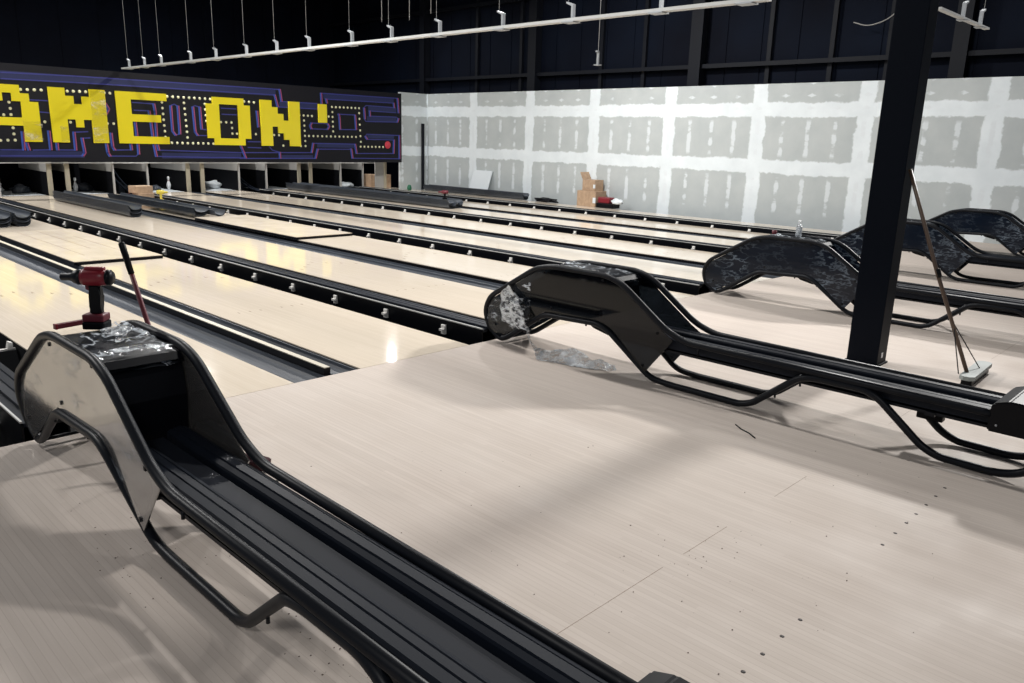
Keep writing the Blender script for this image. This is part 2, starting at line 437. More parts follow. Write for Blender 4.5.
# steel posts and girts of the outer wall
for y, w in [(21.3, .14), (16.35, .22), (10.95, .24), (5.1, .2)]:
    bm = B(); box(bm, 17.42, 17.70, y-w/2, y+w/2, -.36, 8.2); box(bm, 17.40, 17.42, y-w/2-.04, y+w/2+.04, -.36, 8.2)
    struct('trim_1', bm, 'post_paint')
for y in [18.9, 17.0, 14.0, 12.6, 9.15, 7.7, 6.5, 3.5]:
    bm = B(); box(bm, 17.62, 17.71, y-.05, y+.05, -.36, 8.2); struct('trim_2', bm, 'post_paint')
for z in (3.50, 5.6):
    bm = B(); box(bm, 17.52, 17.71, -5, 26.9, z-.035, z+.035); box(bm, 17.50, 17.52, -5, 26.9, z-.06, z+.035); struct('trim_3', bm, 'post_paint')

# ================================================================ lanes, gutters, pits
YE = 22.95
P = lambda k: .78 + 3.44*k
ORD = ['nearest', 'second', 'third', 'fourth', 'fifth', 'sixth', 'seventh', 'eighth', 'farthest']
lanes = [P(0)+.78, P(0)-1.06, P(-1)+.78]
LANE_K = range(1, 5)
for k in LANE_K:
    lanes += [P(k)-1.06, P(k)+.78]
LL = ['lane just past the nearest ball return with the impact wrench', 'lane just left of the ball return with the impact wrench', 'lane second to the left of the nearest ball return', 'lane under the loose wood sheet beside the red pry bar',
      'lane just past the torn film ball return, reflecting yellow letters', 'lane under the farther loose wood sheet, before the bottle ball return',
      'lane just past the ball return carrying the clear bottle', 'lane ending left of the ball return behind the steel column',
      'lane just past the ball return behind the steel column', 'second lane out from the patched drywall', 'last lane beside the patched drywall']
for i, x in enumerate(lanes):
    t = thing('bowling_lane', 'pale ' + LL[i], 'bowling lane', (x, FY+.005, 0), 'bowling lanes')
    bm = B(); box(bm, 0, 1.06, 0, YE-FY-1.0, -.010, 0); obj('lane_surface', bm, 'lane_boards', t)
    bm = B(); box(bm, 0, 1.06, YE-FY-.997, YE-FY+.9, -.010, 0); obj('pin_deck', bm, 'white_board', t)
    bm = B(); box(bm, .002, 1.058, 0, YE-FY+.9, -.30, -.010); obj('lane_frame', bm, 'pit_black', t)
    bm = B()
    for j in range(7):
        xx = .53 + (j-3)*.135; yy = 4.45 - abs(j-3)*.14
        prism(bm, [(xx-.012, yy), (xx, yy+.08), (xx+.012, yy)], -.001, .0006, 'z')
    for j in (-3, -2, -1, 1, 2, 3): box(bm, .53+j*.11-.006, .53+j*.11+.006, 2.2, 2.24, -.001, .0006)
    obj('lane_marking', bm, 'lane_dash', t)

def gut_prof(w, d, n=10, lip=.012):
    pts = [(0, 0), (lip, 0)]
    for i in range(1, n):
        a = math.pi*i/n
        pts.append((w/2 - (w/2-lip)*math.cos(a), -d*math.sin(a)**.8))
    pts += [(w-lip, 0), (w, 0)]
    return pts
# gutter channels between the two lanes of neighbouring pairs
DG = ['nearest the camera', 'past the film-trailing ball return', 'past the bottle-carrying ball return', 'farthest from the camera']
for k in range(4):
    x = P(k)+1.84
    for s, (a, w) in enumerate(((.01, .255), (.325, .205))):
        if k > 0: a, w = ((.01, .255), (.272, .255))[s]
        bm = B(); strip(bm, [(a+q[0], q[1]-.012) for q in gut_prof(w, .062)], FY+.01, YE-.9, .004)
        g = obj('gutter', bm, 'gutter_grey')
        tag(g, 'grey gutter on the %s of the divider %s' % (('near side', 'far side')[s], DG[k]), 'gutter', 'gutters fitted between lanes')
        g.location = (x, 0, -.035 if (k > 0 and s == 1) else 0)
    if k > 0: continue
    t = thing('lane_divider', 'narrow cream-topped divider between two gutters, %s' % DG[k], 'lane divider', (x+.27, FY+.06, -.36), 'lane dividers')
    bm = B(); box(bm, 0, .052, 0, YE-FY-1, 0, .398); obj('divider_rail', bm, 'black_plastic', t)
    bm = B(); box(bm, .004, .048, .0, YE-FY-1, .398, .404); obj('top_strip', bm, 'cream_edge', t)

# ball return pits
PIT = ['running up to the nearest ball return, topped by the impact wrench', 'running up to the ball return with torn film', 'running up to the ball return carrying the bottle', 'running up to the ball return behind the column', 'in the last row before the drywall']
for k in range(5):
    x = P(k)
    t = thing('ball_return_cover', 'ridged black cover ' + PIT[k], 'ball return cover', (x+.255, FY+.12, -.36), 'ball return covers between lane pairs')
    L = YE-FY-1.85
    bm = B(); box(bm, 0, .012, 0, L, 0, .42); box(bm, .228, .24, 0, L, 0, .42); obj('side_wall', bm, 'black_plastic', t)
    bm = B(); prism(bm, [(0,.42),(.012,.40),(.062,.40),(.066,.44),(.112,.444),(.118,.436),(.124,.444),(.175,.44),(.181,.432),(.187,.44),(.228,.436),(.24,.42)], 0, L, 'y')
    obj('ridged_cap', bm, 'rail_plastic', t)
    bm = B(); box(bm, -.003, .009, 0, L, .426, .436); obj('edge_strip', bm, 'grey_edge', t)
    n = 0; y = 5.16-FY-.12
    while y < L-.2:
        bm = B(); xx = -.135
        prism(bm, [(-.02, .30), (0, .30), (0, .385), (-.014, .385), (-.02, .378)], y-.026, y+.026, 'y')
        box(bm, -.045, -.02, y-.026, y+.026, .330, .350)
        obj('bracket', bm, 'bracket_white', t)
        n += 1; y += .835 + .012*((n*7) % 3)
    if k == 0:
        for y in (1.3, 2.2, 3.1):
            bm = B(); box(bm, .24, .52, y-.015, y+.015, .30, .315); prism(bm, [(.46,.31),(.50,.31),(.50,.36),(.475,.37)], y-.028, y+.028, 'y'); obj('bracket', bm, 'bracket_white', t)

# ---------------------------------------------------------------- lane overlay panels
def panel(name, x0, x1, y0, y1, label, seams):
    t = thing(name, label, 'floor panel', (x0, y0, 0), 'loose lane overlay panels')
    bm = B(); box(bm, 0, x1-x0, 0, y1-y0, .001, .038); obj('core', bm, 'black_plastic', t)
    bm = B(); box(bm, 0.003, x1-x0-.003, 0.003, y1-y0, .038, .046); obj('top_face', bm, 'lane_overlay', t)
    bm = B()
    for (a, b, c) in seams: box(bm, a-.004, a+.004, b, c, .046, .0466)
    obj('seam', bm, 'lane_dash', t)
panel('wooden_sheet', 3.09, 4.16, 10.42, 14.0, 'loose pale wood sheet with dark edges beside the red pry bar', [(.28, .5, 3.5), (.55, 1.1, 3.5), (.8, .9, 2.6)])
panel('wooden_sheet', 6.56, 7.62, 11.15, 14.8, 'loose pale wood sheet lying beyond the yellow letter reflections', [])
# ================================================================ ball returns
def ball_return(label, loc, film='film_haze', panel_m='smoked_panel', x=0):
    t = thing('ball_return', label, 'ball return', loc, 'ball returns standing on the approach')
    Wd = .335; K = Wd/.41
    up = [(.48,.335),(2.70,.352),(2.86,.405),(3.24,.665),(3.38,.708),(3.90,.708),(4.07,.672),(4.57,.375),(4.635,.25),(4.60,.10),(4.47,.023),(4.38,.06),(3.97,.325),(3.44,.345),(3.34,.31),(2.98,.035),(2.84,.022),(2.28,.022),(2.20,.05),(1.90,.295),(1.80,.312),(1.52,.312),(1.44,.28),(1.19,.06),(1.10,.025),(.82,.022),(.72,.05),(.50,.24)]
    for s in (0, 1):
        xx = 0 if s == 0 else Wd
        bm = B(); tube(bm, fillet([(xx - (.035*min(1, b/.3) if s == 0 else 0), a, b) for a, b in up], .07, 4), .0215, 12)
        obj('frame_tube', bm, 'black_steel', t)
        px0, px1 = (-.030, -.024) if s == 0 else (Wd-.012, Wd-.006)
        pol = [(4.46,.045),(4.59,.12),(4.61,.25),(4.55,.36),(4.06,.655),(3.90,.694),(3.39,.694),(3.26,.65),(2.88,.385),(2.80,.34),(3.01,.075),(3.34,.33),(3.44,.365),(3.97,.345),(4.30,.14)]
        bm = B(); prism(bm, pol, px0, px1, 'x'); obj('side_panel', bm, panel_m, t)
        for (y, z) in [(4.50,.15),(3.98,.65),(3.42,.67),(2.93,.37),(3.03,.12),(3.9,.385)]:
            bm = B(); box(bm, (px0-.006 if s == 0 else px1), (px0 if s == 0 else px1+.006), y-.009, y+.009, z-.009, z+.009, .002)
            obj('panel_clip', bm, 'black_plastic', t)
        for (y, z) in [(3.55,.325),(4.03,.27),(2.60,.30),(2.05,.142),(2.55,.0)]:
            if z < .05: continue
            bm = B(); lathe(bm, [(0,-.036),(.007,-.036),(.007,0),(0,0)], 8, Matrix.Translation((xx - (.035*min(1, z/.3) if s == 0 else 0), y, z+.02))); obj('stud', bm, 'black_steel', t)
    # cross ties
    for (y, z) in [(4.45,.03),(1.65,.305),(3.7,.335)]:
        bm = B(); tube(bm, [(-.03*min(1,z/.3),y,z),(Wd,y,z)], .010, 8); obj('cross_tie', bm, 'black_steel', t)
    # housing: lift box with a bowed front
    bm = B()
    prism(bm, [(3.36,.27),(3.345,.35),(3.33,.5),(3.35,.61),(3.40,.672),(3.55,.682),(3.85,.680),(3.96,.65),(3.98,.55),(3.94,.34),(3.6,.36),(3.5,.30)], -.012, Wd-.018, 'x')
    obj('housing', bm, 'black_plastic', t)
    bm = B()
    prism(bm, [(3.94,.30),(3.97,.60),(4.16,.52),(4.52,.27),(4.52,.14),(4.4,.12),(4.12,.30)], .06, Wd-.06, 'x')
    obj('ball_lift', bm, 'pit_black', t)
    bm = B(); prism(bm, [(3.325,.664),(3.36,.690),(3.50,.699),(3.90,.699),(4.02,.674),(4.02,.664),(3.9,.688),(3.5,.686),(3.37,.68)], -.014, Wd-.022, 'x')
    obj('top_cover', bm, 'black_plastic', t)
    # protective film wrinkled over the top
    bm = B(); nx, ny = 14, 34; g = []
    for i in range(nx+1):
        row = []
        for j in range(ny+1):
            u = i/nx; v = j/ny; y = 3.32 + v*.66; xx = -.010 + u*(Wd-.016)
            z = .704 if y > 3.45 else .704 - (3.45-y)*.22
            z += .016*max(0, noise.noise(Vector((xx*9+x*5, y*9, 1.0))))*1.4 + .006*noise.noise(Vector((xx*40, y*30, x)))
            if y < 3.36: z -= .03
            row.append(bm.verts.new((xx, y, z)))
        g.append(row)
    for i in range(nx):
        for j in range(ny):
            f = bm.faces.new((g[i][j], g[i+1][j], g[i+1][j+1], g[i][j+1])); f.smooth = True
    obj('protective_film', bm, film, t)
    # track
    Y0, Y1 = .86, 3.33
    for s, (a, b) in enumerate(((.0, .105), (.215, .312))):
        m1 = (a+b)/2; bm = B()
        pr = [(a,.275),(a,.338),(a+.008,.348),(m1-.012,.352),(m1-.008,.344),(m1-.003,.352),(b-.030,.354),(b-.026,.346),(b-.021,.352),(b-.004,.344),(b,.335),(b,.275)]
        if s: pr = [(a,.275),(a,.335),(a+.004,.344),(a+.022,.352),(a+.026,.345),(a+.030,.355),(b-.035,.357),(b-.031,.347),(b-.026,.353),(b-.006,.345),(b,.335),(b,.275)]
        prism(bm, pr, Y0, Y1, 'y'); obj('track_rail', bm, 'rail_plastic', t)
    bm = B(); box(bm, .10, .198, Y0, Y1, .262, .322); obj('trough', bm, 'trough_plastic', t)
    bm = B(); box(bm, .0, .312, Y0-.01, Y1, .248, .263)
    for y in (1.15, 2.9): box(bm, -.01, Wd+.01, y, y+.05, .24, .262)
    obj('track_support', bm, 'black_steel', t)
    bm = B(); box(bm, .20, .26, 1.16, 1.30, .15, .255, .01); obj('drive_block', bm, 'black_plastic', t)
    # end block
    bm = B(); prism(bm, [(.36,.25),(.36,.40),(.42,.425),(.81,.425),(.88,.40),(.89,.37),(.89,.25)], -.06, Wd+.03, 'x')
    bmesh.ops.bevel(bm, geom=bm.edges[:], offset=.008, segments=2, affect='EDGES')
    obj('end_block', bm, 'black_plastic', t)
    bm = B(); lathe(bm, [(0,0),(.006,0),(.006,.003),(0,.003)], 8, Matrix.Translation((-.06,.85,.29)) @ Matrix.Rotation(-math.pi/2, 4, 'Y')); obj('screw_head', bm, 'zinc', t)
    return t

def side_film(t, x, pol_pts, mat_, seed, amp=.006):
    """film clinging to a side panel: a fan-gridded rumpled sheet clipped to a Y range with given lower/upper heights"""
    bm = B(); n = 60; mrows = 14; g = []
    for i in range(n+1):
        y = pol_pts[0][0] + (pol_pts[-1][0]-pol_pts[0][0])*i/n
        for a, b in zip(pol_pts, pol_pts[1:]):
            if a[0] <= y <= b[0] or b[0] <= y <= a[0]:
                q = (y-a[0])/(b[0]-a[0]) if b[0] != a[0] else 0
                lo = a[1]+(b[1]-a[1])*q; hi = a[2]+(b[2]-a[2])*q; break
        g.append([bm.verts.new((x - abs(amp*noise.noise(Vector((y*7+seed, (lo+(hi-lo)*j/mrows)*9, seed)))), y, lo+(hi-lo)*j/mrows)) for j in range(mrows+1)])
    for i in range(n):
        for j in range(mrows):
            f = bm.faces.new((g[i][j], g[i+1][j], g[i+1][j+1], g[i][j+1])); f.smooth = True
    o = obj('side_film', bm, mat_, t); return o
FULL = [(2.86,.30,.33),(3.0,.10,.45),(3.26,.27,.645),(3.40,.36,.69),(3.95,.355,.685),(4.06,.29,.645),(4.46,.05,.40),(4.60,.15,.27)]
XH = [1.068] + [4.495 + 3.44*k for k in range(4)]
h1 = ball_return('nearest black ball return, plastic-wrapped, with the impact wrench standing on top', (XH[0], 0, 0), 'film_haze', 'filmed_panel', 0)
side_film(h1, -.034, FULL, 'film_clear', 3.1)
h2 = ball_return('black ball return with smoked side panels and torn film hanging to the floor', (XH[1], 0, 0), 'film_haze', 'smoked_panel', 1)
side_film(h2, -.034, [(4.12,.24,.56),(4.46,.055,.40),(4.60,.15,.27)], 'film_haze', 8.2, .02)
h3 = ball_return('film-wrapped black ball return left of the column with a clear bottle on top', (XH[2], 0, 0), 'film_haze', 'wrapped_panel', 2)
h4 = ball_return('black ball return standing mostly behind the steel column', (XH[3], 0, 0), 'film_haze', 'wrapped_panel', 3)
h5 = ball_return('farthest black ball return, nearest the drywall at the right edge', (XH[4], 0, 0), 'film_haze', 'wrapped_panel', 4)

# torn film draped from the second ball return to the floor
def ribbon(path, widths, seed, amp, name, mat_, parent=None, nw=10):
    bm = B(); g = []; n = 60
    pts = [Vector(p) for p in path]
    for i in range(n+1):
        s = i/n*(len(pts)-1); k = min(int(s), len(pts)-2); q = s-k
        p = pts[k].lerp(pts[k+1], q); w = Vector(widths[k]).lerp(Vector(widths[k+1]), q)
        row = []
        for j in range(nw+1):
            v = p + w*(j/nw-.5)
            d = noise.noise_vector(v*11 + Vector((seed, 0, 0)))*amp
            v = v + d; v.z = max(v.z, .004); row.append(bm.verts.new(v))
        g.append(row)
    for i in range(n):
        for j in range(nw):
            f = bm.faces.new((g[i][j], g[i+1][j], g[i+1][j+1], g[i][j+1])); f.smooth = True
    return obj(name, bm, mat_, parent)
r = ribbon([(4.44, 4.42, .30), (4.42, 4.30, .34), (4.40, 4.14, .30), (4.36, 4.03, .14), (4.36, 3.93, .03), (4.46, 3.62, .03), (4.52, 3.30, .02)],
           [(0, .04, .20), (0, .10, .30), (.03, .16, .26), (.10, .10, .05), (.10, .12, .06), (.12, .14, .10), (.05, .05, .03)], 4.4, .035, 'plastic_film', 'film_crumpled')
tag(r, 'torn crumpled clear plastic film trailing from the ball return panel onto the approach', 'plastic film')
r = ribbon([(1.22, 3.84, .715), (1.25, 3.76, .730), (1.27, 3.68, .725), (1.22, 3.60, .715)], [(.02, .03, .0), (.09, .05, .02), (.10, .04, .02), (.04, .01, .0)], 2.4, .016, 'plastic_film', 'film_crumpled')
tag(r, 'crumpled wad of clear film beside the impact wrench battery', 'plastic film')
r = ribbon([(1.08, 3.42, .712), (1.18, 3.42, .72), (1.28, 3.41, .72), (1.36, 3.40, .712)], [(0, .03, 0), (0, .05, .01), (0, .04, .01), (0, .03, 0)], 7.7, .012, 'plastic_film', 'film_crumpled')
tag(r, 'white crinkled band of film along the front edge of the nearest ball return', 'plastic film')

# ================================================================ column and broom
t = thing('steel_column', 'tall dark navy steel column standing on the approach', 'column', (6.2, 2.05, 0))
bm = B(); box(bm, 0, .19, 0, .235, .012, 8.2, .006); obj('shaft', bm, 'column_paint', t)
bm = B(); box(bm, -.012, .202, -.012, .247, 0, .014); obj('base_plate', bm, 'column_paint', t)
bm = B(); box(bm, .07, .10, -.003, 0, .06, .10); obj('sticker', bm, 'white_gloss', t)
t = thing('broom', 'grey push broom with brown handle leaning against the steel column', 'broom', (6.30, 1.45, 0))
bm = B(); tube(bm, [(0,0,.07),(-.03,.31,.80),(-.055,.585,1.50)], .014, 10); obj('handle', bm, 'broom_brown', t)
bm = B(); tube(bm, [(-.025,.28,.74),(-.028,.30,.80)], .018, 10); obj('handle_collar', bm, 'black_plastic', t)
bm = B()
b2 = B(); prism(b2, [(-.27,-.05),(.27,-.05),(.30,-.02),(.30,.02),(.27,.05),(-.27,.05),(-.30,.02),(-.30,-.02)], .045, .075, 'z'); merge(bm, b2, Matrix.Translation((.16,-.02,0)) @ Matrix.Rotation(.04, 4, 'Z'))
obj('head', bm, 'broom_grey', t)
bm = B(); b2 = B(); box(b2, -.27, .27, -.035, .035, 0, .046); merge(bm, b2, Matrix.Translation((.16,-.02,0)) @ Matrix.Rotation(.04, 4, 'Z')); obj('bristles', bm, 'black_plastic', t)
bm = B(); tube(bm, [(-.012,.14,.42),(.20,-.03,.075)], .004, 6); tube(bm, [(-.012,.14,.42),(-.10,.03,.075)], .004, 6); obj('brace', bm, 'black_steel', t)

# ================================================================ impact wrench
t = thing('impact_wrench', 'red and black cordless impact wrench standing on the nearest ball return', 'power tool', (1.235, 3.915, .708), rotz=math.radians(136)); t.scale = (1.12, 1.12, 1.10)
bm = B(); box(bm, -.042, .050, -.036, .036, 0, .034, .008); obj('battery_base', bm, 'black_plastic', t)
bm = B(); box(bm, -.040, .048, -.034, .034, .034, .066, .007); obj('battery', bm, 'dark_red', t)
bm = B(); prism(bm, [(-.026,.064),(.024,.064),(.020,.10),(.012,.15),(.020,.19),(-.028,.19),(-.030,.14),(-.026,.10)], -.017, .017, 'y')
bmesh.ops.bevel(bm, geom=bm.edges[:], offset=.006, segments=2, affect='EDGES'); obj('handle', bm, 'black_plastic', t)
rx = Matrix.Translation((0, 0, .222)) @ Matrix.Rotation(math.pi/2, 4, 'Y')
bm = B(); lathe(bm, [(.022,-.062),(.032,-.058),(.036,-.03),(.037,0),(.036,.03),(.034,.042)], 18, rx); box(bm, -.05, .03, -.012, .012, .252, .266, .004); obj('motor_housing', bm, 'red_plastic', t)
bm = B(); lathe(bm, [(0,-.082),(.026,-.080),(.033,-.072),(.034,-.060),(.030,-.056)], 18, rx); obj('rear_cap', bm, 'black_plastic', t)
bm = B(); lathe(bm, [(.034,.040),(.033,.060),(.026,.078),(.018,.086),(.018,.092),(.0165,.094),(.0165,.128),(.012,.132),(0,.132)], 18, rx); obj('nose', bm, 'black_steel', t)
bm = B(); prism(bm, [(.020,.165),(.034,.172),(.032,.188),(.020,.194)], -.007, .007, 'y'); obj('trigger', bm, 'dark_red', t)
bm = B(); box(bm, -.030, .026, -.0385, -.036, .212, .232); obj('side_badge', bm, 'black_plastic', t)

t = thing('spirit_level', 'short dark red bar lying on the ball return beside the impact wrench', 'tool', (1.09, 4.05, .70), rotz=math.radians(12))
bm = B(); box(bm, 0, .15, -.012, .012, 0, .024, .003); obj('body', bm, 'dark_red', t)
bm = B(); box(bm, -.004, .006, -.013, .013, -.001, .025, .002); obj('end_cap', bm, 'red_plastic', t)
# pry bar leaning on the far tube
a = Vector((1.53, 4.054, .597)); b = Vector((1.46, 4.162, 1.074)); d = (a-b).normalized()
low = a + d*((a.z-.012)/-d.z)
t = thing('pry_bar', 'red shafted bar with black grip leaning against the nearest ball return', 'tool', tuple(low))
bm = B(); tube(bm, [(0,0,0), tuple(b - d*-.0 - low - (-d)*.16)], .0125, 12); obj('shaft', bm, 'dark_red', t)
bm = B(); tube(bm, [tuple(b - low + d*.165), tuple(b - low + d*.01), tuple(b-low)], .016, 12, radii=[.015,.0165,.012]); obj('grip', bm, 'black_plastic', t)
# red clamp handle on the far side and maroon glove
t = thing('clamp', 'small red loop-handled clamp hooked on the far side of the nearest ball return', 'tool', (1.625, 3.68, 0))
bm = B(); tube(bm, fillet([(-.06,.06,.27),(.03,.04,.27),(.07,-.04,.24),(.02,-.12,.21),(-.06,-.09,.20)], .04, 5), .011, 10); obj('handle', bm, 'red_plastic', t)
bm = B(); tube(bm, fillet([(-.03,0,.21),(.0,0,.12),(-.01,.0,.0)], .03), .010, 8); obj('frame', bm, 'red_plastic', t)
def blob(name, loc, size, mat_, seed, amp=.4, sub=3, parent=None):
    bm = B(); bmesh.ops.create_icosphere(bm, subdivisions=sub, radius=1)
    for v in bm.verts:
        n = noise.noise(v.co*1.7 + Vector((seed, 0, 0)))*amp + noise.noise(v.co*4 + Vector((seed, 2, 0)))*amp*.4
        v.co = v.co*(1+n); v.co = Vector((v.co.x*size[0], v.co.y*size[1], max(0, (v.co.z+.6)*size[2]*.7)))
    for f in bm.faces: f.smooth = True
    o = obj(name, bm, mat_, parent); o.location = loc; return o
g = blob('work_glove', (1.745, 3.44, .0), (.05, .085, .06), 'maroon_cloth', 3.3, .5); g.rotation_euler = (0, 0, .4)
tag(g, 'crumpled maroon cloth glove on the approach beside the nearest ball return', 'glove')
bm = B(); tube(bm, [(4.165, 2.13, .004), (4.12, 2.07, .004), (4.09, 2.0, .004), (4.045, 1.94, .004)], .004, 6)
tag(obj('cable_tie', bm, 'black_plastic'), 'thin black curved cable tie lying loose on the approach', 'cable tie')
# sweepings, nobody could count them
bm = B(); rnd = random.Random(5)
for cx, cy, sx, sy, n in [(1.20, 1.62, .12, .16, 60), (1.0, 2.9, .10, .25, 40), (1.22, 2.0, .1, .2, 40), (2.6, 1.35, .5, .3, 70), (2.3, 2.6, .5, .5, 25), (4.2, 1.2, .5, .3, 20)]:
    for i in range(n):
        x = rnd.gauss(cx, sx); y = rnd.gauss(cy, sy); s = rnd.uniform(.0008, .0026)
        if 1.03 < x < 1.55 and False: continue
        box(bm, x-s, x+s, y-s*.7, y+s*.7, 0, s*.8)
tag(obj('sawdust', bm, 'sawdust'), 'dark specks of sawdust and dirt scattered over the approach', 'dirt', kind='stuff')
# ================================================================ sign
SY = 20.33
t = thing('wall_sign', 'long black sign board with blue maze lines, dots and yellow block letters above the pins', 'sign', (0, SY, .86))
bm = B(); box(bm, 1.2, 15.80, .0, .09, .0, 2.08); obj('board', bm, 'sign_black', t)
def seg(bm, a, b, w, y0, y1):
    a = Vector(a); b = Vector(b); d = (b-a); l = d.length
    if l < 1e-4: return
    d /= l; n = Vector((-d.y, d.x))*w/2; a = a - d*w*.35; b = b + d*w*.35
    prism(bm, [(a.x+n.x, a.y+n.y), (b.x+n.x, b.y+n.y), (b.x-n.x, b.y-n.y), (a.x-n.x, a.y-n.y)], y0, y1, 'y')
for l in LINES:
    blue, vio, pink = B(), B(), B()
    for a, b in zip(l, l[1:]):
        a = (a[0], a[1]-.86); b = (b[0], b[1]-.86)
        if min(a[1], b[1]) < .01 or max(a[1], b[1]) > 2.07: continue
        if max(a[0], b[0]) > 15.78 or min(a[0], b[0]) < 1.3: continue
        if abs(a[0]-b[0]) < abs(a[1]-b[1])*.8:
            seg(blue, a, b, .038, -.006, 0); seg(pink, (a[0]+.042, a[1]), (b[0]+.042, b[1]), .024, -.005, 0)
        else: seg(vio, a, b, .026, -.004, 0)
    for nm_, b_, m_ in (('maze_line', blue, 'maze_blue'), ('maze_line', vio, 'maze_violet'), ('maze_shadow_line', pink, 'maze_pink')):
        if len(b_.verts): obj(nm_, b_, m_, t)
for x0, x1, z0, z1 in [(1.3, 11.5, 2.62, 2.78), (13.0, 15.5, 2.64, 2.78), (11.6, 12.85, 2.34, 2.48), (1.3, 6.5, .96, 1.1), (8.3, 10.4, .95, 1.09), (14.5, 15.6, 2.08, 2.22), (14.55, 15.6, 2.36, 2.51), (11.6, 12.6, .95, 1.06), (14.5, 15.5, 1.57, 1.70), (12.75, 14.0, 1.28, 1.40)]:
    nav = B(); box(nav, x0, x1, -.002, 0, z0-.86, z1-.86); obj('maze_band', nav, 'maze_navy', t)

dots = B()
for a, b, n in DOTS:
    for i in range(n):
        q = i/(n-1) if n > 1 else 0; x = a[0]+(b[0]-a[0])*q; z = a[1]+(b[1]-a[1])*q - .86
        lathe(dots, [(0,.008),(.027,.006),(.034,0)], 8, Matrix.Translation((x, 0, z)) @ Matrix.Rotation(math.pi/2, 4, 'X'))
obj('dot', dots, 'dot_cream', t)['kind'] = 'stuff'
bm = B(); lathe(bm, [(0,.010),(.10,.008),(.115,0)], 14, Matrix.Translation((15.26, 0, 1.385-.86)) @ Matrix.Rotation(math.pi/2, 4, 'X')); obj('red_spot', bm, 'sign_red', t)
GL = {'A': ['..XXX..','.XX.XX.','XX...XX','XX...XX','XXXXXXX','XX...XX','XX...XX'],
      'M': ['XX...XX','XXX.XXX','XXXXXXX','XXXXXXX','XX.X.XX','XX...XX','XX...XX'],
      'E': ['XXXXXXX','XX.....','XX.....','XXXXXX.','XX.....','XX.....','XXXXXXX'],
      'O': ['.XXXXX.','XX...XX','XX...XX','XX...XX','XX...XX','XX...XX','.XXXXX.'],
      'N': ['XX...XX','XXX..XX','XXXX.XX','XXXXXXX','XX.XXXX','XX..XXX','XX...XX']}
cw = 1.2/7
for ch, x0 in (('A', 4.45), ('M', 5.87), ('E', 7.30), ('O', 9.50), ('N', 11.0)):
    bm = B()
    for r_, row in enumerate(GL[ch]):
        c0 = 0
        while c0 < 7:
            if row[c0] == 'X':
                c1 = c0
                while c1 < 7 and row[c1] == 'X': c1 += 1
                box(bm, x0+c0*cw, x0+c1*cw, -.045, -.008, 2.50-.86-(r_+1)*cw-.0005, 2.50-.86-r_*cw+.0005)
                c0 = c1
            else: c0 += 1
    o = obj('letter_'+ch.lower(), bm, 'yellow_letter', t); o['label'] = 'yellow block letter %s' % ch
bm = B(); box(bm, 12.80, 13.08, -.045, -.008, 1.97-.86, 2.48-.86); obj('yellow_block', bm, 'yellow_letter', t)['label'] = 'small yellow block after the letter N'
# loose glossy film on the A and M
def lf(x0, x1, z0, z1, sd):
    bm = B(); n = 12; g = []
    for i in range(n+1):
        g.append([bm.verts.new((x0+(x1-x0)*i/n, -.05-.03*abs(noise.noise(Vector((i*.35+sd, j*.3, sd))))-.01*math.sin(math.pi*i/n), z0+(z1-z0)*j/n)) for j in range(n+1)])
    for i in range(n):
        for j in range(n):
            f = bm.faces.new((g[i][j], g[i+1][j], g[i+1][j+1], g[i][j+1])); f.smooth = True
    o = obj('protective_film', bm, 'film_yellow', t)
lf(5.30, 5.68, .48, .88, 1.0); lf(6.74, 7.06, .46, 1.62, 2.0); lf(6.04, 6.20, .46, .80, 3.0)

# ================================================================ pin end
bm = B(); box(bm, -2, 16.3, 24.6, 24.7, -.3, 2.9); tag(obj('pit_curtain', bm, 'pit_black'), 'wide black curtain hanging behind the pins under the sign', 'curtain')
bm = B(); box(bm, 1.2, 15.9, 21.75, 21.80, .775, .795); tag(obj('masking_rail', bm, 'grey_panel'), 'long thin pale rail running just under the sign board', 'rail')
parts = []
PL = ['left edge of the sign', 'nearest cardboard carton', 'middle of the letter O', 'right end of the sign', 'far corner of the hall']
for k in range(1, 5):
    for j, dx in enumerate((-.06, .80, 1.90, 2.30)):
        x = P(k) + dx
        if x > 15.5: continue
        parts.append((x, j))
parts += [(6.12-1.06-.1, 1)]
for i, (x, j) in enumerate(sorted(parts)):
    nm = ['first', 'second', 'third', 'fourth', 'fifth', 'sixth', 'seventh', 'eighth', 'ninth', 'tenth', 'eleventh', 'twelfth', 'thirteenth', 'fourteenth', 'fifteenth', 'sixteenth', 'seventeenth'][i]
    t = thing('pinsetter_partition', '%s partition from the left under the sign, grey above and black below' % nm, 'partition', (x, 21.8, -.06), 'partitions between the pin decks')
    bm = B(); box(bm, .0, .05, .06, 2.5, .62, 2.2); obj('upper_panel', bm, 'grey_panel', t)
    bm = B(); box(bm, .005, .045, .06, 2.5, 0, .62); obj('lower_panel', bm, 'pit_black', t)
    bm = B(); box(bm, -.03 if j in (2, 3) else .005, .07 if j in (2, 3) else .045, 0, .06, 0, 2.2); obj('front_edge', bm, 'stud_wood' if j in (2, 3) else 'grey_panel', t)
for k in range(1, 4):
    x = P(k)
    t = thing('ball_lift_rail', 'curved black lift rail under the sign, %s from the left' % ['first', 'second', 'third'][k-1], 'rail', (x+.3, 22.1, -.06), 'lift rails at the pin end')
    for s in (0, .12):
        bm = B(); tube(bm, fillet([(s,1.0,.62),(s,.5,.34),(s+.03,-.1,.12),(s+.06,-.8,.06)], .4, 6), .022, 8); obj('rail', bm, 'rail_plastic', t)
    bm = B(); box(bm, -.02, .16, .4, .46, 0, .30); obj('post', bm, 'black_steel', t)
t = thing('wall_stud', 'pale upright framing post under the right end of the sign', 'post', (15.62, 21.0, -.06))
